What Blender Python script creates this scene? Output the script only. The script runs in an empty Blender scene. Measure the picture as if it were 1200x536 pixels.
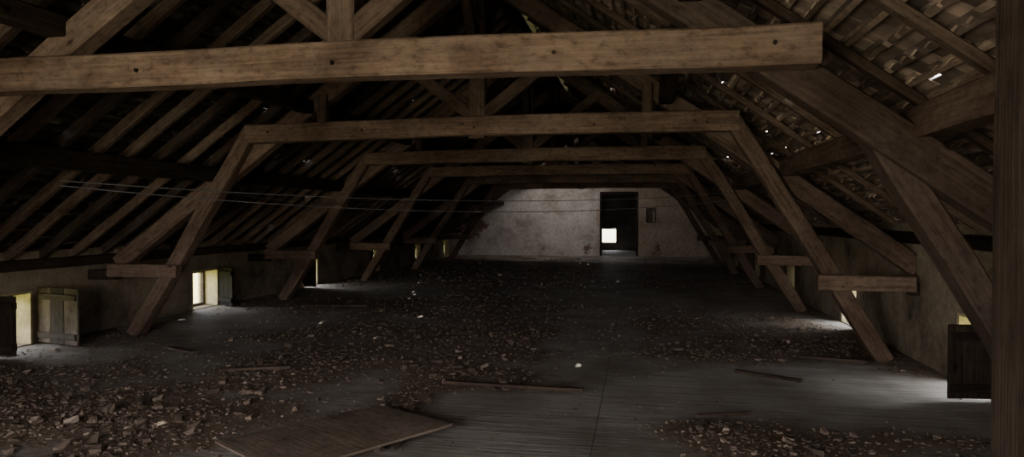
import bpy, math, random
from mathutils import Vector, noise
random.seed(11)
H=1.7
CX=-1.22*H
SL=0.72
ANG=math.atan(SL); CA=math.cos(ANG); SA=math.sin(ANG)
XL=-4.65*H; XR=1.9*H
YB=17.4*H; YE=20.5*H; YF=-2.0
ROOF0=3.13*H           # rafter underside height at ridge
scene=bpy.context.scene

# ------------------------------------------------------------ mesh builder
class MB:
    def __init__(s): s.v=[];s.f=[];s.uv=[];s.m=[];s.t=[]
    def face(s,pts,uvs=None,mat=0,tone=0.5):
        i=len(s.v); s.v+= [tuple(p) for p in pts]; n=len(pts)
        s.f.append(tuple(range(i,i+n))); s.uv.append(uvs or [(0,0)]*n); s.m.append(mat); s.t.append(tone)
    def hexa(s,pts,mat=0,tone=.5):
        i0=len(s.v); s.v+=[tuple(p) for p in pts]
        for q in ((0,3,2,1),(4,5,6,7),(0,1,5,4),(1,2,6,5),(2,3,7,6),(3,0,4,7)):
            s.f.append(tuple(i0+k for k in q)); s.uv.append([(s.v[i0+k][0]+s.v[i0+k][1],s.v[i0+k][2]) for k in q]); s.m.append(mat); s.t.append(tone)
    def box(s,x0,x1,y0,y1,z0,z1,mat=0,tone=.5,z1b=None):
        if z1b is None: z1b=z1
        s.hexa([(x0,y0,z0),(x1,y0,z0),(x1,y1,z0),(x0,y1,z0),(x0,y0,z1),(x1,y0,z1b),(x1,y1,z1b),(x0,y1,z1)],mat,tone)
    def beam(s,p0,p1,w,h,up=(0,0,1),mat=0,c=0.014,jit=0.006,seg=0.6,bow=0.0,tone=None,tone2=None):
        p0=Vector(p0);p1=Vector(p1);a=(p1-p0);L=a.length;a.normalize()
        side=a.cross(Vector(up)).normalized(); u=side.cross(a).normalized()
        hw,hh=w/2,h/2; c=min(c,w*.3,h*.3)
        sec=[(hw-c,-hh),(hw,-hh+c),(hw,hh-c),(hw-c,hh),(-hw+c,hh),(-hw,hh-c),(-hw,-hh+c),(-hw+c,-hh)]
        per=[0]
        for k in range(8):
            q0=sec[k];q1=sec[(k+1)%8]; per.append(per[-1]+math.hypot(q1[0]-q0[0],q1[1]-q0[1]))
        n=max(1,int(L/seg)); ru=random.uniform(0,50); rv=random.uniform(0,50)
        t_=random.random() if tone is None else tone
        i0=len(s.v)
        for k in range(n+1):
            f=k/n; ctr=p0+a*L*f+u*(bow*math.sin(math.pi*f))
            ctr+=side*random.uniform(-jit,jit)+u*random.uniform(-jit,jit)
            sc=1+random.uniform(-jit,jit)*2
            for q in sec: s.v.append(tuple(ctr+side*q[0]*sc+u*q[1]*sc))
        for k in range(n):
            for j in range(8):
                b=i0+k*8; j2=(j+1)%8
                s.f.append((b+j,b+j2,b+8+j2,b+8+j))
                u0=ru+L*k/n;u1=ru+L*(k+1)/n
                s.uv.append([(u0,rv+per[j]),(u0,rv+per[j+1]),(u1,rv+per[j+1]),(u1,rv+per[j])]); s.m.append(mat); s.t.append(t_)
        for b,r in ((i0,True),(i0+8*n,False)):
            idx=[b+j for j in range(8)]
            if r: idx=idx[::-1]
            s.f.append(tuple(idx)); s.uv.append([(ru,rv+j*.01) for j in range(8)]); s.m.append(mat); s.t.append(t_)
    def build(s,name,mats,parent=None):
        me=bpy.data.meshes.new(name); me.from_pydata(s.v,[],s.f); 
        uvl=me.uv_layers.new(name="UVMap")
        flat=[]
        for l in s.uv:
            for c in l: flat+= [c[0],c[1]]
        uvl.data.foreach_set("uv",flat)
        at=me.attributes.new("tone",'FLOAT','FACE'); at.data.foreach_set("value",s.t)
        me.polygons.foreach_set("material_index",s.m)
        for m in (mats if isinstance(mats,list) else [mats]): me.materials.append(m)
        me.update()
        o=bpy.data.objects.new(name,me); scene.collection.objects.link(o)
        if parent: o.parent=parent
        return o

# ------------------------------------------------------------ materials
def newmat(name):
    m=bpy.data.materials.new(name); m.use_nodes=True; nt=m.node_tree
    b=nt.nodes["Principled BSDF"]; return m,nt,b
def N(nt,t,**k):
    n=nt.nodes.new(t)
    for a,v in k.items(): setattr(n,a,v)
    return n
def ramp(nt,fac,stops):
    r=N(nt,"ShaderNodeValToRGB"); e=r.color_ramp.elements
    e[0].position=stops[0][0]; e[0].color=(*stops[0][1],1)
    e[1].position=stops[-1][0]; e[1].color=(*stops[-1][1],1)
    for p,c in stops[1:-1]:
        x=e.new(p); x.color=(*c,1)
    nt.links.new(fac,r.inputs[0]); return r.outputs[0]
def mix(nt,fac,a,b,mode='MIX'):
    m=N(nt,"ShaderNodeMix",data_type='RGBA',blend_type=mode)
    for i,v in ((0,fac),(6,a),(7,b)):
        if hasattr(v,"is_linked") or hasattr(v,"links"): nt.links.new(v,m.inputs[i])
        else: m.inputs[i].default_value = v if i==0 else (*v,1)
    return m.outputs[2]
def noi(nt,vec,scale,detail=5,rough=.55):
    n=N(nt,"ShaderNodeTexNoise"); n.inputs["Scale"].default_value=scale; n.inputs["Detail"].default_value=detail; n.inputs["Roughness"].default_value=rough
    nt.links.new(vec,n.inputs["Vector"]); return n.outputs["Fac"]
def mapp(nt,vec,scale=(1,1,1),loc=(0,0,0)):
    m=N(nt,"ShaderNodeMapping"); m.inputs["Scale"].default_value=scale; m.inputs["Location"].default_value=loc
    nt.links.new(vec,m.inputs[0]); return m.outputs[0]
def bump(nt,b,h,st,dist=.01):
    n=N(nt,"ShaderNodeBump"); n.inputs["Strength"].default_value=st; n.inputs["Distance"].default_value=dist
    nt.links.new(h,n.inputs["Height"]); nt.links.new(n.outputs[0],b.inputs["Normal"])

def wood(name,dark,mid,light,rough=.75):
    m,nt,b=newmat(name); tc=N(nt,"ShaderNodeTexCoord")
    g=noi(nt,mapp(nt,tc.outputs["UV"],(.8,22,1)),1.6,8,.65)
    col=ramp(nt,g,[(.28,dark),(.5,mid),(.75,light)])
    big=noi(nt,mapp(nt,tc.outputs["UV"],(.8,3,1)),1.3,5,.6)
    col=mix(nt,1.0,col,ramp(nt,big,[(.3,(.46,.43,.42)),(.62,(1.0,1.0,1.0))]),'MULTIPLY')
    bl=noi(nt,mapp(nt,tc.outputs["Object"],(1,1,1)),2.3,7,.75)
    g3=sum(mid)/3
    col=mix(nt,ramp(nt,bl,[(.45,(0,0,0)),(.72,(.6,.6,.6))]),col,tuple((.6*a+.4*g3)*1.15 for a in mid))
    # chips and scuffs of adze marks
    ad_=noi(nt,mapp(nt,tc.outputs["UV"],(9,14,1)),1.2,6,.75)
    col=mix(nt,1.0,col,ramp(nt,ad_,[(.34,(.55,.53,.52)),(.48,(1,1,1)),(.68,(1.22,1.2,1.18))]),'MULTIPLY')
    st_=noi(nt,tc.outputs["Object"],.55,4,.6)
    col=mix(nt,1.0,col,ramp(nt,st_,[(.36,(.5,.46,.44)),(.52,(1,1,1))]),'MULTIPLY')
    vo=N(nt,"ShaderNodeTexVoronoi"); vo.inputs["Scale"].default_value=1.0
    nt.links.new(mapp(nt,tc.outputs["UV"],(1.6,3.2,1)),vo.inputs["Vector"])
    kn=ramp(nt,vo.outputs["Distance"],[(.03,(.2,.17,.15)),(.075,(1,1,1))])
    col=mix(nt,1.0,col,kn,'MULTIPLY')
    at=N(nt,"ShaderNodeAttribute",attribute_name="tone")
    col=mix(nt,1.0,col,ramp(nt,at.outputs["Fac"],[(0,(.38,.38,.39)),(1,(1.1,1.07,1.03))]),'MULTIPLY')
    nt.links.new(col,b.inputs["Base Color"]); b.inputs["Roughness"].default_value=rough
    b.inputs["Specular IOR Level"].default_value=.12
    bump(nt,b,g,.7,.014); return m
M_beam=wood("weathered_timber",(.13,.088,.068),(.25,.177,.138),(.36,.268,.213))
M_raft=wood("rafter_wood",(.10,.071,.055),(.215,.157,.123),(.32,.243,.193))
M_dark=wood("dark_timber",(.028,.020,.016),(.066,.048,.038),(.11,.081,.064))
M_lath=wood("lit_lath_wood",(.22,.165,.13),(.47,.365,.29),(.60,.48,.39))  # right-slope laths, brightened so the colour carries their lit look
M_lathd=wood("shaded_lath_wood",(.03,.023,.019),(.095,.071,.056),(.15,.116,.094))  # darker copy for the left laths, unlit look put into the colour
M_black=wood("blackened_board",(.010,.008,.007),(.022,.018,.014),(.035,.028,.022))
M_grey=wood("grey_board",(.09,.073,.057),(.18,.15,.12),(.26,.222,.185))

def tilemat(name,k):
    m,nt,b=newmat(name); at=N(nt,"ShaderNodeAttribute",attribute_name="tone")
    tc=N(nt,"ShaderNodeTexCoord")
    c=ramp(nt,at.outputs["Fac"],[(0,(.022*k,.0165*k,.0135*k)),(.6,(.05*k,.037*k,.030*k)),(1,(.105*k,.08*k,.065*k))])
    c=mix(nt,1.0,c,ramp(nt,noi(nt,tc.outputs["Object"],6),[(.3,(.5,.5,.5)),(.7,(1.2,1.2,1.2))]),'MULTIPLY')
    nt.links.new(c,b.inputs["Base Color"]); b.inputs["Roughness"].default_value=.9; return m
M_tile=tilemat("shaded_clay_tile",1.5); M_tiler=tilemat("lit_clay_tile",5.2)  # same tiles twice: shade in the left colour, light in the right

def plaster(name,a,c_,dirt,brick=False,sc=1.0):
    m,nt,b=newmat(name); tc=N(nt,"ShaderNodeTexCoord"); V=tc.outputs["Object"]
    n1=noi(nt,V,.9*sc,8,.65); n2=noi(nt,V,9,6,.6)
    col=ramp(nt,n1,[(.3,dirt),(.47,a),(.68,c_)])
    col=mix(nt,1.0,col,ramp(nt,n2,[(.3,(.72,.71,.7)),(.65,(1.05,1.05,1.05))]),'MULTIPLY')
    if brick:
        br=N(nt,"ShaderNodeTexBrick"); br.inputs["Scale"].default_value=1; br.inputs["Brick Width"].default_value=.26; br.inputs["Row Height"].default_value=.08; br.inputs["Mortar Size"].default_value=.008
        br.inputs["Color1"].default_value=(.16,.08,.05,1); br.inputs["Color2"].default_value=(.22,.13,.09,1); br.inputs["Mortar"].default_value=(.2,.18,.16,1)
        sx=N(nt,"ShaderNodeSeparateXYZ"); nt.links.new(V,sx.inputs[0]); cb=N(nt,"ShaderNodeCombineXYZ"); nt.links.new(sx.outputs[0],cb.inputs[0]); nt.links.new(sx.outputs[2],cb.inputs[1])
        nt.links.new(cb.outputs[0],br.inputs["Vector"])
        n3=noi(nt,mapp(nt,V,(1,1,1),(4.3,0,1.7)),.55,7,.7)
        fac=ramp(nt,n3,[(.60,(0,0,0)),(.63,(1,1,1))])
        col=mix(nt,fac,col,br.outputs["Color"])
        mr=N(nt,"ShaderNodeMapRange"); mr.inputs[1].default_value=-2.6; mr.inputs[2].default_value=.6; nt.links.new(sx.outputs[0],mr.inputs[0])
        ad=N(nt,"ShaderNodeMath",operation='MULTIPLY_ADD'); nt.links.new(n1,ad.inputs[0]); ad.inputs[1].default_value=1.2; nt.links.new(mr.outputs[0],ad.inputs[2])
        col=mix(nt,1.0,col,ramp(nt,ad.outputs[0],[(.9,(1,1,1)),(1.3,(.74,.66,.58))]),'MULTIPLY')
    nt.links.new(col,b.inputs["Base Color"]); b.inputs["Roughness"].default_value=.95
    b.inputs["Specular IOR Level"].default_value=.1
    bump(nt,b,n2,.7,.03); return m
M_wall=plaster("side_wall_plaster",(.28,.23,.17),(.41,.35,.265),(.105,.084,.062),sc=1.6)
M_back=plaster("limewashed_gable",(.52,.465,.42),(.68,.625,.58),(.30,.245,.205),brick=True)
M_far=plaster("dark_gable",(.12,.11,.10),(.2,.185,.17),(.06,.05,.045))  # darker plaster for the gable behind the doorway
M_reveal=plaster("window_reveal",(.62,.54,.32),(.72,.63,.40),(.45,.38,.23),sc=2)

# ------------------------------------------------------------ debris density, thinned also where window light pools
def sb(x,a,b,s):
    def st(t): t=max(0,min(1,t)); return t*t*(3-2*t)
    return st((x-a)/s+.5)*st((b-x)/s+.5)
ADD=[(-.05,1.7,4.95,7.1,.5,.4),(.15,1.9,2.2,3.3,.35,.6),(-3.2,-.7,4.5,6.1,.6,.35),(-1.35,-.80,3.1,6.2,.4,.5),
     (-4.6,-1.9,1.8,4.1,.7,.5),(-4,-.5,6.5,7.6,.6,.25),(-4.4,-1.6,9.9,16.8,1.0,.10),(-2.6,-1.2,3.3,4.6,.7,.3)]
SUB=[(-1.0,.05,2.3,3.8,.35,.92),(-.5,2.0,3.45,4.75,.35,.97),(-.65,.0,4.5,17,.35,.6),(-1.2,1.9,7.75,9.6,.5,.9),(-4.7,-2.9,5.3,6.6,.4,.85),(-4.6,-2.4,8.1,9.1,.4,.9),(-4.7,-3.0,4.1,5.0,.5,.3)]  # also clears dirt at window-light pools, painting them paler
def dens(x,y):
    u=x/H; w=y/H
    wob=noise.noise(Vector((u*1.6,w*1.6,3)))*.32; wob2=noise.noise(Vector((u*1.6,w*1.6,9)))*.32
    u+=wob; w+=wob2
    d=.30
    for a,b,c,e,s,k in ADD: d+=k*sb(u,a,b,s)*sb(w,c,e,s)
    for a,b,c,e,s,k in SUB: d*=1-k*sb(u,a,b,s)*sb(w,c,e,s)
    n=noise.fractal(Vector((x*.9,y*.9,0)),1.0,2.0,4)
    d*= max(0.08,.8+n*.95)
    return max(0,min(1,d))
def fz(x,y,d=None):
    if d is None: d=dens(x,y)
    n=noise.noise(Vector((x*3,y*3,5)))*.5+.5
    return .05*max(0,d-.25)*(.3+n)

# floor
fx0,fx1,fy0,fy1=XL-.4,XR+.4,YF-.4,YE+.4
st=.11; nx=int((fx1-fx0)/st); ny=int((fy1-fy0)/st)
vs=[];dd=[];fs=[]
for j in range(ny+1):
    for i in range(nx+1):
        x=fx0+(fx1-fx0)*i/nx; y=fy0+(fy1-fy0)*j/ny; d=dens(x,y); dd.append(d); vs.append((x,y,fz(x,y,d)))
for j in range(ny):
    for i in range(nx):
        a=j*(nx+1)+i; fs.append((a,a+1,a+nx+2,a+nx+1))
me=bpy.data.meshes.new("floor"); me.from_pydata(vs,[],fs)
at=me.attributes.new("dirt",'FLOAT','POINT'); at.data.foreach_set("value",dd)
me.polygons.foreach_set("use_smooth",[True]*len(fs))
floor=bpy.data.objects.new("floor",me); scene.collection.objects.link(floor)
m,nt,b=newmat("dusty_floor_planks"); tc=N(nt,"ShaderNodeTexCoord"); V=tc.outputs["Object"]
br=N(nt,"ShaderNodeTexBrick"); br.offset=0.0; br.inputs["Scale"].default_value=1; br.inputs["Brick Width"].default_value=4.2; br.inputs["Row Height"].default_value=.24; br.inputs["Mortar Size"].default_value=.005
br.inputs["Color1"].default_value=(.42,.39,.355,1); br.inputs["Color2"].default_value=(.49,.46,.42,1); br.inputs["Mortar"].default_value=(.17,.15,.13,1)
nt.links.new(mapp(nt,V,(1,1,1),(.33,0,0)),br.inputs["Vector"])
g=noi(nt,mapp(nt,V,(1.2,18,1)),1.5,6,.6)
col=mix(nt,1.0,br.outputs["Color"],ramp(nt,g,[(.3,(.8,.8,.8)),(.7,(1.1,1.1,1.1))]),'MULTIPLY')
at=N(nt,"ShaderNodeAttribute",attribute_name="dirt")  # dirt amount, lowered where pools of window light are painted in
n2=noi(nt,V,5,8,.7)
ad=N(nt,"ShaderNodeMath",operation='ADD'); nt.links.new(at.outputs["Fac"],ad.inputs[0]); nt.links.new(n2,ad.inputs[1])
df=ramp(nt,ad.outputs[0],[(.60,(0,0,0)),(1.0,(1,1,1))])
n3=noi(nt,V,30,8,.8)
dcol=ramp(nt,n3,[(.32,(.07,.051,.039)),(.5,(.21,.158,.12)),(.7,(.45,.355,.28))])
n4=noi(nt,V,1.1,5,.6)
col=mix(nt,1.0,col,ramp(nt,n4,[(.35,(.60,.56,.52)),(.6,(1,1,1))]),'MULTIPLY')
col=mix(nt,df,col,dcol)
nt.links.new(col,b.inputs["Base Color"])
rr=ramp(nt,df,[(0,(.70,.70,.70)),(1,(.95,.95,.95))]); nt.links.new(rr,b.inputs["Roughness"])
b.inputs["Specular IOR Level"].default_value=.2
hh=mix(nt,df,g,n3); bump(nt,b,hh,.6,.03)
me.materials.append(m)

# ------------------------------------------------------------ rubble
def rubmat():
    m,nt,b=newmat("rubble_chips"); at=N(nt,"ShaderNodeAttribute",attribute_name="tone")
    c=ramp(nt,at.outputs["Fac"],[(0,(.07,.052,.040)),(.45,(.16,.118,.09)),(.8,(.24,.18,.14)),(.97,(.34,.27,.22)),(1,(.5,.48,.45))])
    nt.links.new(c,b.inputs["Base Color"]); b.inputs["Roughness"].default_value=.95; return m
M_rub=rubmat()
mb=MB()
def chunk(x,y,s,flat,tone):
    z=fz(x,y)+s*flat*.3
    a=random.uniform(0,6.28); ca,sa=math.cos(a),math.sin(a); tx=random.uniform(-.35,.35); ty=random.uniform(-.35,.35)
    L=s*random.uniform(.6,1.4);W=s*random.uniform(.4,1);T=s*flat
    pts=[]
    for (i,j,k) in ((-1,-1,-1),(1,-1,-1),(1,1,-1),(-1,1,-1),(-1,-1,1),(1,-1,1),(1,1,1),(-1,1,1)):
        px=i*L/2*random.uniform(.4,1.15);py=j*W/2*random.uniform(.4,1.15);pz=k*T/2*random.uniform(.5,1.1)+px*tx+py*ty
        pts.append((x+px*ca-py*sa,y+px*sa+py*ca,z+pz))
    mb.hexa(pts,0,tone)
cnt=0
while cnt<30000:
    y=1.2*H+ (random.random()**1.8)*(15.9*H); x=random.uniform(XL+.08,XR-.08)
    if random.random()>dens(x,y)**1.3: continue
    s=random.choice((.010,.014,.018,.022,.028,.036)) if random.random()<.975 else random.uniform(.05,.10)
    chunk(x,y,s,random.uniform(.25,.65),random.random()**1.3*.97+(0.03 if random.random()<.02 else 0)); cnt+=1
for k in range(700):
    y=random.uniform(2.2*H,14*H); x=random.uniform(XL+.1,XR-.1); chunk(x,y,random.uniform(.012,.035),.3,random.random())
mb.build("rubble_debris",M_rub)

# ------------------------------------------------------------ side walls with low openings
WT=.42; WZ=.42*H
wy=[1.85*H,4.32*H,6.72*H,9.15*H,11.6*H,14.0*H,16.2*H,18.9*H]; WW=.23*H
def roofz(x): return ROOF0-SL*abs(x-CX)
def side_wall(name,xi,xo):
    mb=MB(); x0,x1=min(xi,xo),max(xi,xo)
    z0,z1=roofz(x0)+.12,roofz(x1)+.12
    y=YF-.3
    for c in wy:
        mb.box(x0,x1,y,c-WW,-.2,z0,z1b=z1)
        mb.box(x0,x1,c-WW,c+WW,WZ,z0,z1b=z1)
        mb.box(x0,x1,c-WW,c+WW,-.2,.012)
        y=c+WW
    mb.box(x0,x1,y,YE+.3,-.2,z0,z1b=z1)
    return mb.build(name,M_wall)
side_wall("wall_left",XL,XL-WT); side_wall("wall_right",XR,XR+WT)
def shutter(px,py,ang,w,h,mat,z=.03):
    mb=MB(); n=3; bw=w/n
    for i in range(n):
        mb.beam(((i+.5)*bw,0,0),((i+.5)*bw,0,h),bw-.006,.025,up=(0,1,0),c=.004,jit=.001,seg=.3)
    for zz in (.14*h,.84*h):
        mb.beam((.02,-.025,zz),(w-.02,-.025,zz),.022,.08,c=.004,jit=.001,seg=.3)
        mb.beam((.02,.025,zz),(w-.02,.025,zz),.022,.08,c=.004,jit=.001,seg=.3)
    mb.beam((-.012,0,.05),(-.012,0,h-.05),.02,.02,up=(0,1,0),c=.004,jit=0)
    o=mb.build("wooden_shutter",mat); o.location=(px,py,z); o.rotation_euler=(0,0,ang); return o
k=0
D=math.radians
for wi,c in enumerate(wy):
    for sx,xi in ((-1,XL),(1,XR)):
        k+=1; mb=MB(); t=.03
        xo=xi+sx*WT; xa,xb=min(xi,xo),max(xi,xo)
        mb.box(xa+.01,xb,c-WW,c-WW+t,0.012,WZ,mat=1); mb.box(xa+.01,xb,c+WW-t,c+WW,0.012,WZ,mat=1)
        mb.box(xa+.01,xb,c-WW+t,c+WW-t,WZ-t,WZ,mat=1)
        xf=xi+sx*.30; 
        for a0,a1,b0,b1 in ((c-WW+t,c-WW+t+.05,.012,WZ-t),(c+WW-t-.05,c+WW-t,.012,WZ-t),(c-WW+t+.05,c+WW-t-.05,WZ-t-.05,WZ-t),(c-WW+t+.05,c+WW-t-.05,.012,.06)):
            mb.box(xf-.03,xf+.03,a0,a1,b0,b1,mat=0)
        mb.build("window_%d"%k,[M_grey,M_reveal])
        if (sx<0 and wi>=4) or (sx>0 and wi>=3):
            shutter(xi+sx*.20,c-WW+t+.03,D(90),2*WW-2*t-.06,WZ-t-.06,M_dark,z=.03); continue
        L=bpy.data.lights.new("window_daylight",'AREA'); L.shape='RECTANGLE'; L.size=WZ; L.size_y=2*WW
        L.cycles.is_portal=True
        lo=bpy.data.objects.new("window_daylight",L); scene.collection.objects.link(lo)
        lo.location=(xi+sx*.41,c,WZ/2); lo.rotation_euler=(0,sx*math.pi/2,0)

shutter(XL+.03,4.32*H+WW+.06,D(-12),.46*H,.43*H,M_grey)
shutter(XL+.03,4.32*H-WW-.06,D(2),.34*H,.42*H,M_dark)
shutter(XL+.03,6.72*H+WW+.0,D(-30),.30*H,.42*H,M_black)
shutter(XL+.03,9.15*H-WW-.03,D(-4),.20*H,.42*H,M_dark)
shutter(XR-.03,4.32*H-WW-.03,D(188),.24*H,.40*H,M_dark)

# ------------------------------------------------------------ gable walls
BT=1.86*H
mb=MB(); y0,y1=YB,YB+.3
xa,xb=-.96*H,0.0; zt=1.63*H
mb.box(XL,xa,y0,y1,0,BT)
nx0,nx1,nz0,nz1=.20*H,.42*H,.86*H,1.2*H
mb.box(xb,nx0,y0,y1,0,BT); mb.box(nx1,XR,y0,y1,0,BT)
mb.box(nx0,nx1,y0,y1,0,nz0); mb.box(nx0,nx1,y0,y1,nz1,BT); mb.box(nx0,nx1,y0+.2,y1,nz0,nz1)
mb.box(xa,xb,y0,y1,zt,BT)
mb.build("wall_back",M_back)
mb=MB(); xx=XL
while xx<XR:
    top=min(roofz(xx),roofz(xx+.2))+.05
    if top>BT+.02: mb.beam((xx+.1,y0+.1,BT),(xx+.1,y0+.1,top),.195,.03,up=(0,1,0),seg=1.5)
    xx+=.2
mb.build("wall_back_dark_infill",M_dark)  # added dark boards, standing in for the darkness above the plaster
mb=MB()
for a in ((nx0,nz0,nx1,nz0),(nx0,nz1,nx1,nz1),(nx0,nz0,nx0,nz1),(nx1,nz0,nx1,nz1)):
    mb.beam((a[0],y0-.0,a[1]),(a[2],y0-.0,a[3]),.04,.04,up=(0,1,0),seg=2)
mb.build("niche_frame",M_grey)
mb=MB()
mb.beam((xa+.05,y0+.15,0.02),(xa+.05,y0+.15,zt-.01),.09,.28,up=(0,1,0),jit=.001); mb.beam((xb-.05,y0+.15,0.02),(xb-.05,y0+.15,zt-.01),.09,.28,up=(0,1,0),jit=.001)
mb.beam((xa+.01,y0+.15,zt-.07),(xb-.01,y0+.15,zt-.07),.28,.12,jit=.001)
mb.build("door_1",M_dark)
def gable(name,yy,openx0,openx1,openz0,openz1,mat,t=.3):
    mb=MB()
    mb.box(XL,openx0,yy,yy+t,0,openz1); mb.box(openx1,XR,yy,yy+t,0,openz1)
    mb.box(openx0,openx1,yy,yy+t,0,openz0)
    n=24
    for i in range(n):
        x0=XL+(XR-XL)*i/n; x1=XL+(XR-XL)*(i+1)/n
        mb.box(x0,x1,yy,yy+t,openz1,max(openz1+.01,roofz(x0)+.14),z1b=max(openz1+.01,roofz(x1)+.14))
    return mb.build(name,mat)
gable("wall_gable_far",YE,-1.2*H,-.62*H,.2*H,.66*H,M_far)
gable("wall_front",YF-.3,-4.3,-.6,.5,2.4,M_wall)  # the opening is made up to go with the fill lamp
mb=MB(); x0,x1,z0,z1=-1.2*H,-.62*H,.2*H,.66*H
for a in ((x0,z0+.03,x1,z0+.03),(x0,z1-.03,x1,z1-.03),(x0+.03,z0,x0+.03,z1),(x1-.03,z0,x1-.03,z1)):
    mb.beam((a[0],YE+.15,a[1]),(a[2],YE+.15,a[3]),.06,.06,up=(0,1,0),seg=2)
mb.build("window_%d"%(k+1),M_grey)
L=bpy.data.lights.new("window_daylight",'AREA'); L.shape='RECTANGLE'; L.size=.58*H; L.size_y=.46*H; L.cycles.is_portal=True
lo=bpy.data.objects.new("window_daylight",L); scene.collection.objects.link(lo); lo.location=(-.91*H,YE+.29,.43*H)
lo.rotation_euler=(-math.pi/2,0,0)

# ------------------------------------------------------------ roof: rafters, laths, tiles
YR0,YR1=YF-.3,YE+.3
def rp(side,s,off):
    return (CX+side*(s*CA+off*SA), ROOF0-s*SA+off*CA)
SLEN={-1:(CX-XL+.55)/CA, 1:(XR-CX+.55)/CA}
RS=.306*H; rys=[]
y=YR0+.1
while y<YR1: rys.append(y); y+=RS
off0=(2.7*H+.2-rys[0])%RS; rys=[r+off0 for r in rys]
for side in (-1,1):
    mb=MB()
    for ri,r in enumerate(rys):
        if side>0 and ri%2: continue
        w=.095+random.uniform(-.01,.02); j=random.uniform(-.03,.03); j2=random.uniform(-.03,.03)
        oo,hh_=(.06,.12) if side<0 else (.085,.07)
        a=rp(side,0.0,oo); c=rp(side,SLEN[side],oo)
        mb.beam((a[0],r+j,a[1]),(c[0],r+j2,c[1]),w,hh_,jit=.009,seg=.8,up=(0,0,1))
    mb.build("roof_rafters",M_raft)
E=.17; TW=.19
nrow={s:int(SLEN[s]/E)+1 for s in (-1,1)}
for side in (-1,1):
    mb=MB()
    for i in range(nrow[side]):
        s=SLEN[side]-(i*E+.05)
        if s<0.05: continue
        yy=YR0
        while yy<YR1:
            l=random.uniform(2.2,4.5); e=min(YR1,yy+l)
            o=.135+random.uniform(-.004,.004); j=random.uniform(-.012,.012);j2=random.uniform(-.012,.012)
            a=rp(side,s+j,o);c=rp(side,s+j2,o)
            mb.beam((a[0],yy,a[1]),(c[0],e,c[1]),.042,.028 if side<0 else .036,up=(side*SA,0,CA),c=.004,jit=.003,seg=1.2)
            yy=e
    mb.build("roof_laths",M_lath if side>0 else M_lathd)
# sun
SD=Vector((.30,-.42,-.86)).normalized()
holes=set(); ncol=int((YR1-YR0)/TW)+1
spots=[(-1.22,14.6),(-1.0,14.2),(-2.1,6.35),(.62,3.37),(-2.23,2.8),(-.86,6.44),(.81,13.9),(-2.3,11.5),(-3.2,9.7),(1.1,12.2),(-.3,10.6),(-1.9,13.0),(-3.0,5.1),(-.2,7.2)]
for (hx,hy) in spots:
    P=Vector((hx*H,hy*H,0)); 
    for side in (-1,1):
        nrm=Vector((side*SA,0,CA)); q0=Vector((CX,0,ROOF0+.155/CA))
        t=(q0-P).dot(nrm)/((-SD).dot(nrm)); Q=P-SD*t
        if side*(Q.x-CX)<0: continue
        s=abs(Q.x-CX)/CA
        dy=min(rys,key=lambda r:abs(r-Q.y)); yq=Q.y
        if abs(dy-yq)<.14: yq=dy+.2
        i=int((SLEN[side]-s)/E); c=int((yq-YR0)/TW); holes.add((side,i,c))
        if hy>14.0 and hx<0: holes.add((side,i,c+1)); 
for side in (-1,1):
    mb=MB()
    for i in range(nrow[side]+1):
        for c in range(ncol):
            if (side,i,c) in holes: continue
            s0=SLEN[side]-i*E; s1=max(-.04,s0-E*1.6)
            if s0<.0: continue
            y0=YR0+c*TW-.004; y1=y0+TW+.012+random.uniform(0,.006)
            sh=random.uniform(-.02,.02)
            o0=.19+random.uniform(-.006,.012); o1=.155
            if random.random()<(.014 if side<0 else .012):      # slipped tile
                dsl=random.uniform(.66,.72)*E; s0+=dsl; s1+=dsl; o0+=.02; o1+=.02; sh=0
                y0+=.02
            t=.012
            A=rp(side,s0+sh,o0);B=rp(side,s1+sh*.3,o1);A2=rp(side,s0+sh,o0+t);B2=rp(side,s1,o1+t)
            tn=random.random()
            mb.hexa([(A[0],y0,A[1]),(A[0],y1,A[1]),(B[0],y1,B[1]),(B[0],y0,B[1]),(A2[0],y0,A2[1]),(A2[0],y1,A2[1]),(B2[0],y1,B2[1]),(B2[0],y0,B2[1])],0,tn)
            if random.random()<(.75 if side>0 else .3):
                yc=(y0+y1)/2+random.uniform(-.04,.04); n0=s1+.02; wn=random.uniform(.03,.07)
                a=rp(side,n0,.118);b2=rp(side,n0+random.uniform(.025,.05),.118);a3=rp(side,n0,.16);b3=rp(side,n0+.05,.16)
                mb.hexa([(a[0],yc-wn*.7,a[1]),(a[0],yc+wn*.6,a[1]),(b2[0],yc+wn*.5,b2[1]),(b2[0],yc-wn*.6,b2[1]),(a3[0],yc-wn,a3[1]),(a3[0],yc+wn,a3[1]),(b3[0],yc+wn,b3[1]),(b3[0],yc-wn,b3[1])],0,min(1,tn+.3))
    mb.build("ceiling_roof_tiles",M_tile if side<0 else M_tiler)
mb=MB(); y=YR0
while y<YR1:
    mb.beam((CX,y,ROOF0+.25),(CX,y+.42,ROOF0+.27),.46,.09,c=.03); y+=.38
mb.build("ridge_tiles",M_tile)

# ------------------------------------------------------------ purlins (along the attic)
def purlin(x,z,w,h,mat,tone=.5):
    mb=MB(); mb.beam((x,YR0,z),(x,YE,z),w,h,jit=.012,seg=1.5,tone=tone); mb.build("roof_purlin",mat)
for side in (-1,1):
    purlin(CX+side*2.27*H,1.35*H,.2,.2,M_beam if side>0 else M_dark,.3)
    purlin(CX+side*1.41*H,1.88*H,.17,.17,M_dark)
purlin(CX,2.9*H+.17,.16,.2,M_dark)
for x in (XL+.02,XR-.02):
    z=roofz(x)-.07
    mb=MB(); mb.beam((x,YR0,z),(x,YE,z),.16,.14,jit=.01,seg=1.5); mb.build("wall_plate",M_dark)

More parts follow.
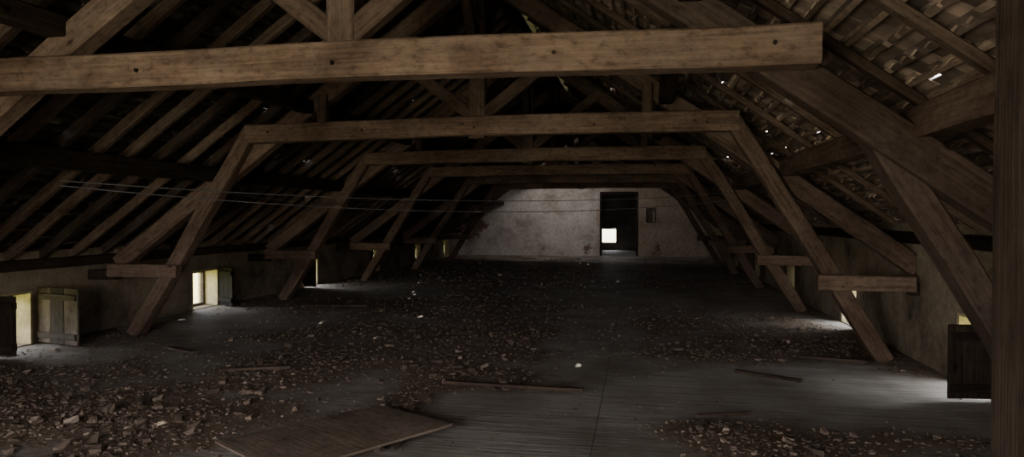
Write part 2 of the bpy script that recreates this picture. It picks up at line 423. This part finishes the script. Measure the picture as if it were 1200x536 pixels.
# ------------------------------------------------------------ trusses
def truss(Y,first=False):
    mb=MB(); y=Y*H
    zc=1.675*H
    jz=random.uniform(-.02,.02)
    zk=zc-.085 if first else zc
    mb.beam((CX-1.90*H,y-.11,zk+jz),(CX+(1.86 if first else 1.92)*H,y-.11,zk-jz),.2,.25,jit=.008,seg=.7,tone=.95,bow=.02)
    for sd in (-1,1):
        nr=first and sd>0
        x0=CX; z0=2.9*H
        if first and sd<0: z0-=.10*H
        if nr: z0-=.06*H
        dd=(XR-CX+.02) if sd>0 else 3.2*H
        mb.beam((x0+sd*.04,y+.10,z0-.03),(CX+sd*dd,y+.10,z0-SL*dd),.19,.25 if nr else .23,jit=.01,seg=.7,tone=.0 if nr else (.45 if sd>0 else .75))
        fx=-4.2*H if sd<0 else 1.68*H
        if nr:
            mb.beam((1.64*H,y+.2,0),(.84*H,y+.2,1.42*H),.18,.22,jit=.014,seg=.5,up=(0,1,0),tone=.0)
        else:
            tx=CX+sd*1.88*H
            mb.beam((fx,y-.05,.0),(tx,y-.05,zc+.05),.19,.21,jit=.012,seg=.6,up=(0,1,0),tone=.65)
        xi=-3.73*H if sd<0 else 1.22*H
        xo=-4.38*H if sd<0 else 1.84*H
        if not nr:
            mb.beam((xi,y-.20,.545*H),(xo,y-.20,.545*H),.12,.18,jit=.006,tone=.85)
            mb.beam((xo,y-.02,.50*H),(XL if sd<0 else XR,y-.02,.50*H),.14,.14,mat=1)
        mb.beam((CX+sd*.05,y-.02,1.76*H),(CX+sd*.80*H,y-.02,2.36*H),.13,.16,jit=.006,tone=.4)
        if not first: mb.beam((CX+sd*1.28*H,y,1.70*H),(CX+sd*1.28*H,y,2.9*H-SL*1.28*H),.13,.15,up=(0,1,0),tone=.3)
        mb.beam((CX,y+sd*.08,2.15*H),(CX,y+sd*1.1,2.9*H+.1),.12,.14,tone=.2)
    mb.beam((CX,y+.0,1.60*H),(CX,y+.0,2.93*H),.21,.2,up=(0,1,0),jit=.008,seg=.5,tone=.45)
    for dx in (-1.7,-.9,.0,.9,1.7):
        mb.beam((CX+dx*H,y-.225,zk),(CX+dx*H,y-.2,zk),.025,.025,mat=1,c=.01)
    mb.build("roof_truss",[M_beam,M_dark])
truss(.25)
truss(2.72,True)
for Y in (5.15,7.6,10.05,12.5,14.95): truss(Y)

mb=MB(); mb.beam((.945,1.75,0),(.945,1.75,1.80*H),.2,.2,up=(0,1,0),jit=.004,tone=.5)
mb.build("timber_post",M_dark)

# ------------------------------------------------------------ floor items
c=[(-.82,2.96),(-1.28,3.25),(-1.76,2.6),(-1.30,2.31)]
mb=MB(); th=.018; z=.065
top=[(x*H,y*H,z+th+(.03 if i==0 else 0)) for i,(x,y) in enumerate(c)]; bot=[(p[0],p[1],p[2]-th) for p in top]
mb.face(top,[(0,0),(1.2,0),(1.2,1.3),(0,1.3)]); mb.face(bot[::-1],[(0,0)]*4)
for i in range(4):
    j=(i+1)%4; mb.face([bot[i],bot[j],top[j],top[i]],[(0,0),(1,0),(1,.02),(0,.02)])
o=mb.build("plywood_sheet",wood("plywood",(.27,.21,.165),(.36,.288,.23),(.42,.345,.28)))
def plank(x0,y0,x1,y1,w=.09,t=.03,mat=M_raft):
    mb=MB(); mb.beam((x0*H,y0*H,.05),(x1*H,y1*H,.055),w,t,jit=.003,seg=.4,c=.004,tone=.3); mb.build("loose_plank",mat)
plank(-1.12,3.85,-.30,3.80,.06); plank(.28,3.42,.55,3.50,.04); plank(.6,4.45,.95,4.25,.07); plank(-3.4,4.5,-3.1,4.35,.1)
plank(-3.6,6.9,-2.9,7.0,.06); plank(1.1,5.0,1.5,4.9,.07); plank(-2.6,3.9,-2.2,4.05,.05)

# wires
def wire(p0,p1,sag):
    cu=bpy.data.curves.new("electric_wire",'CURVE'); cu.dimensions='3D'; cu.bevel_depth=.005
    sp=cu.splines.new('POLY'); n=24; sp.points.add(n)
    for i in range(n+1):
        f=i/n; p=Vector(p0).lerp(Vector(p1),f); p.z-=sag*4*f*(1-f); sp.points[i].co=(*p,1)
    cu.materials.append(M_wire); o=bpy.data.objects.new("electric_wire",cu); scene.collection.objects.link(o)
M_wire,nt,b=newmat("wire_grey"); b.inputs["Base Color"].default_value=(.13,.13,.14,1); b.inputs["Roughness"].default_value=.5
wire((-3.48*H,3.6*H,1.22*H),(1.0*H,7.4*H,1.25*H),.18)
wire((-3.48*H,3.6*H,1.19*H),(1.0*H,7.4*H,1.18*H),.25)
wire((-3.5*H,5.0*H,1.22*H),(-3.2*H,10*H,1.25*H),.15)

# ------------------------------------------------------------ light
w=bpy.data.worlds.new("daylight"); scene.world=w; w.use_nodes=True; nt=w.node_tree
bg=nt.nodes["Background"]; tc=N(nt,"ShaderNodeTexCoord"); sx=N(nt,"ShaderNodeSeparateXYZ"); nt.links.new(tc.outputs["Generated"],sx.inputs[0])
mr=N(nt,"ShaderNodeMapRange"); mr.inputs[1].default_value=-.3; mr.inputs[2].default_value=.5; nt.links.new(sx.outputs[2],mr.inputs[0])
col=ramp(nt,mr.outputs[0],[(0,(.30,.33,.09)),(.30,(.60,.53,.23)),(.42,(.97,.94,.92)),(1,(.80,.87,1.0))])
nt.links.new(col,bg.inputs[0]); bg.inputs[1].default_value=10.0
S=bpy.data.lights.new("sun",'SUN'); S.energy=9; S.angle=D(.5); S.color=(1,.95,.85)
so=bpy.data.objects.new("sun",S); scene.collection.objects.link(so); so.rotation_euler=SD.to_track_quat('-Z','Y').to_euler(); so.location=(0,0,12)
def area(name,loc,target,sx,sy,e,col):
    L=bpy.data.lights.new(name,'AREA'); L.shape='RECTANGLE'; L.size=sx; L.size_y=sy; L.energy=e; L.color=col
    o=bpy.data.objects.new(name,L); scene.collection.objects.link(o); o.location=loc
    o.rotation_euler=(Vector(target)-Vector(loc)).to_track_quat('-Z','Y').to_euler()
area("front_fill_light",(-2.45,YF+.02,1.55),(-.9,10,1.4),3.4,1.7,172,(1,.905,.825))  # unseen fill lamp added behind the camera to light the beams
area("back_wall_fill_light",(-2.0*H,15.6*H,2.15*H),(-1.7*H,17.4*H,1.4*H),1.0,.5,42,(1,.96,.95))  # added lamp without a body, brightens the back wall
for (x,yy,tx,e) in ((XR+1.5,4.45*H,XR-2.2,48),(XR+1.5,6.9*H,XR-2.2,60),(XL-1.5,6.85*H,XL+2,10),(XL-1.5,9.3*H,XL+2,30)):
    area("window_daylight",(x,yy,1.15),(tx,yy-.1,-.35),1.0,.7,e,(.95,.97,1))

cam=bpy.data.cameras.new("camera"); cam.lens=24; cam.sensor_width=36; cam.clip_end=200
co=bpy.data.objects.new("camera",cam); scene.collection.objects.link(co); co.location=(0,0,H)
co.rotation_euler=(D(89.0),0,D(10.48)); scene.camera=co
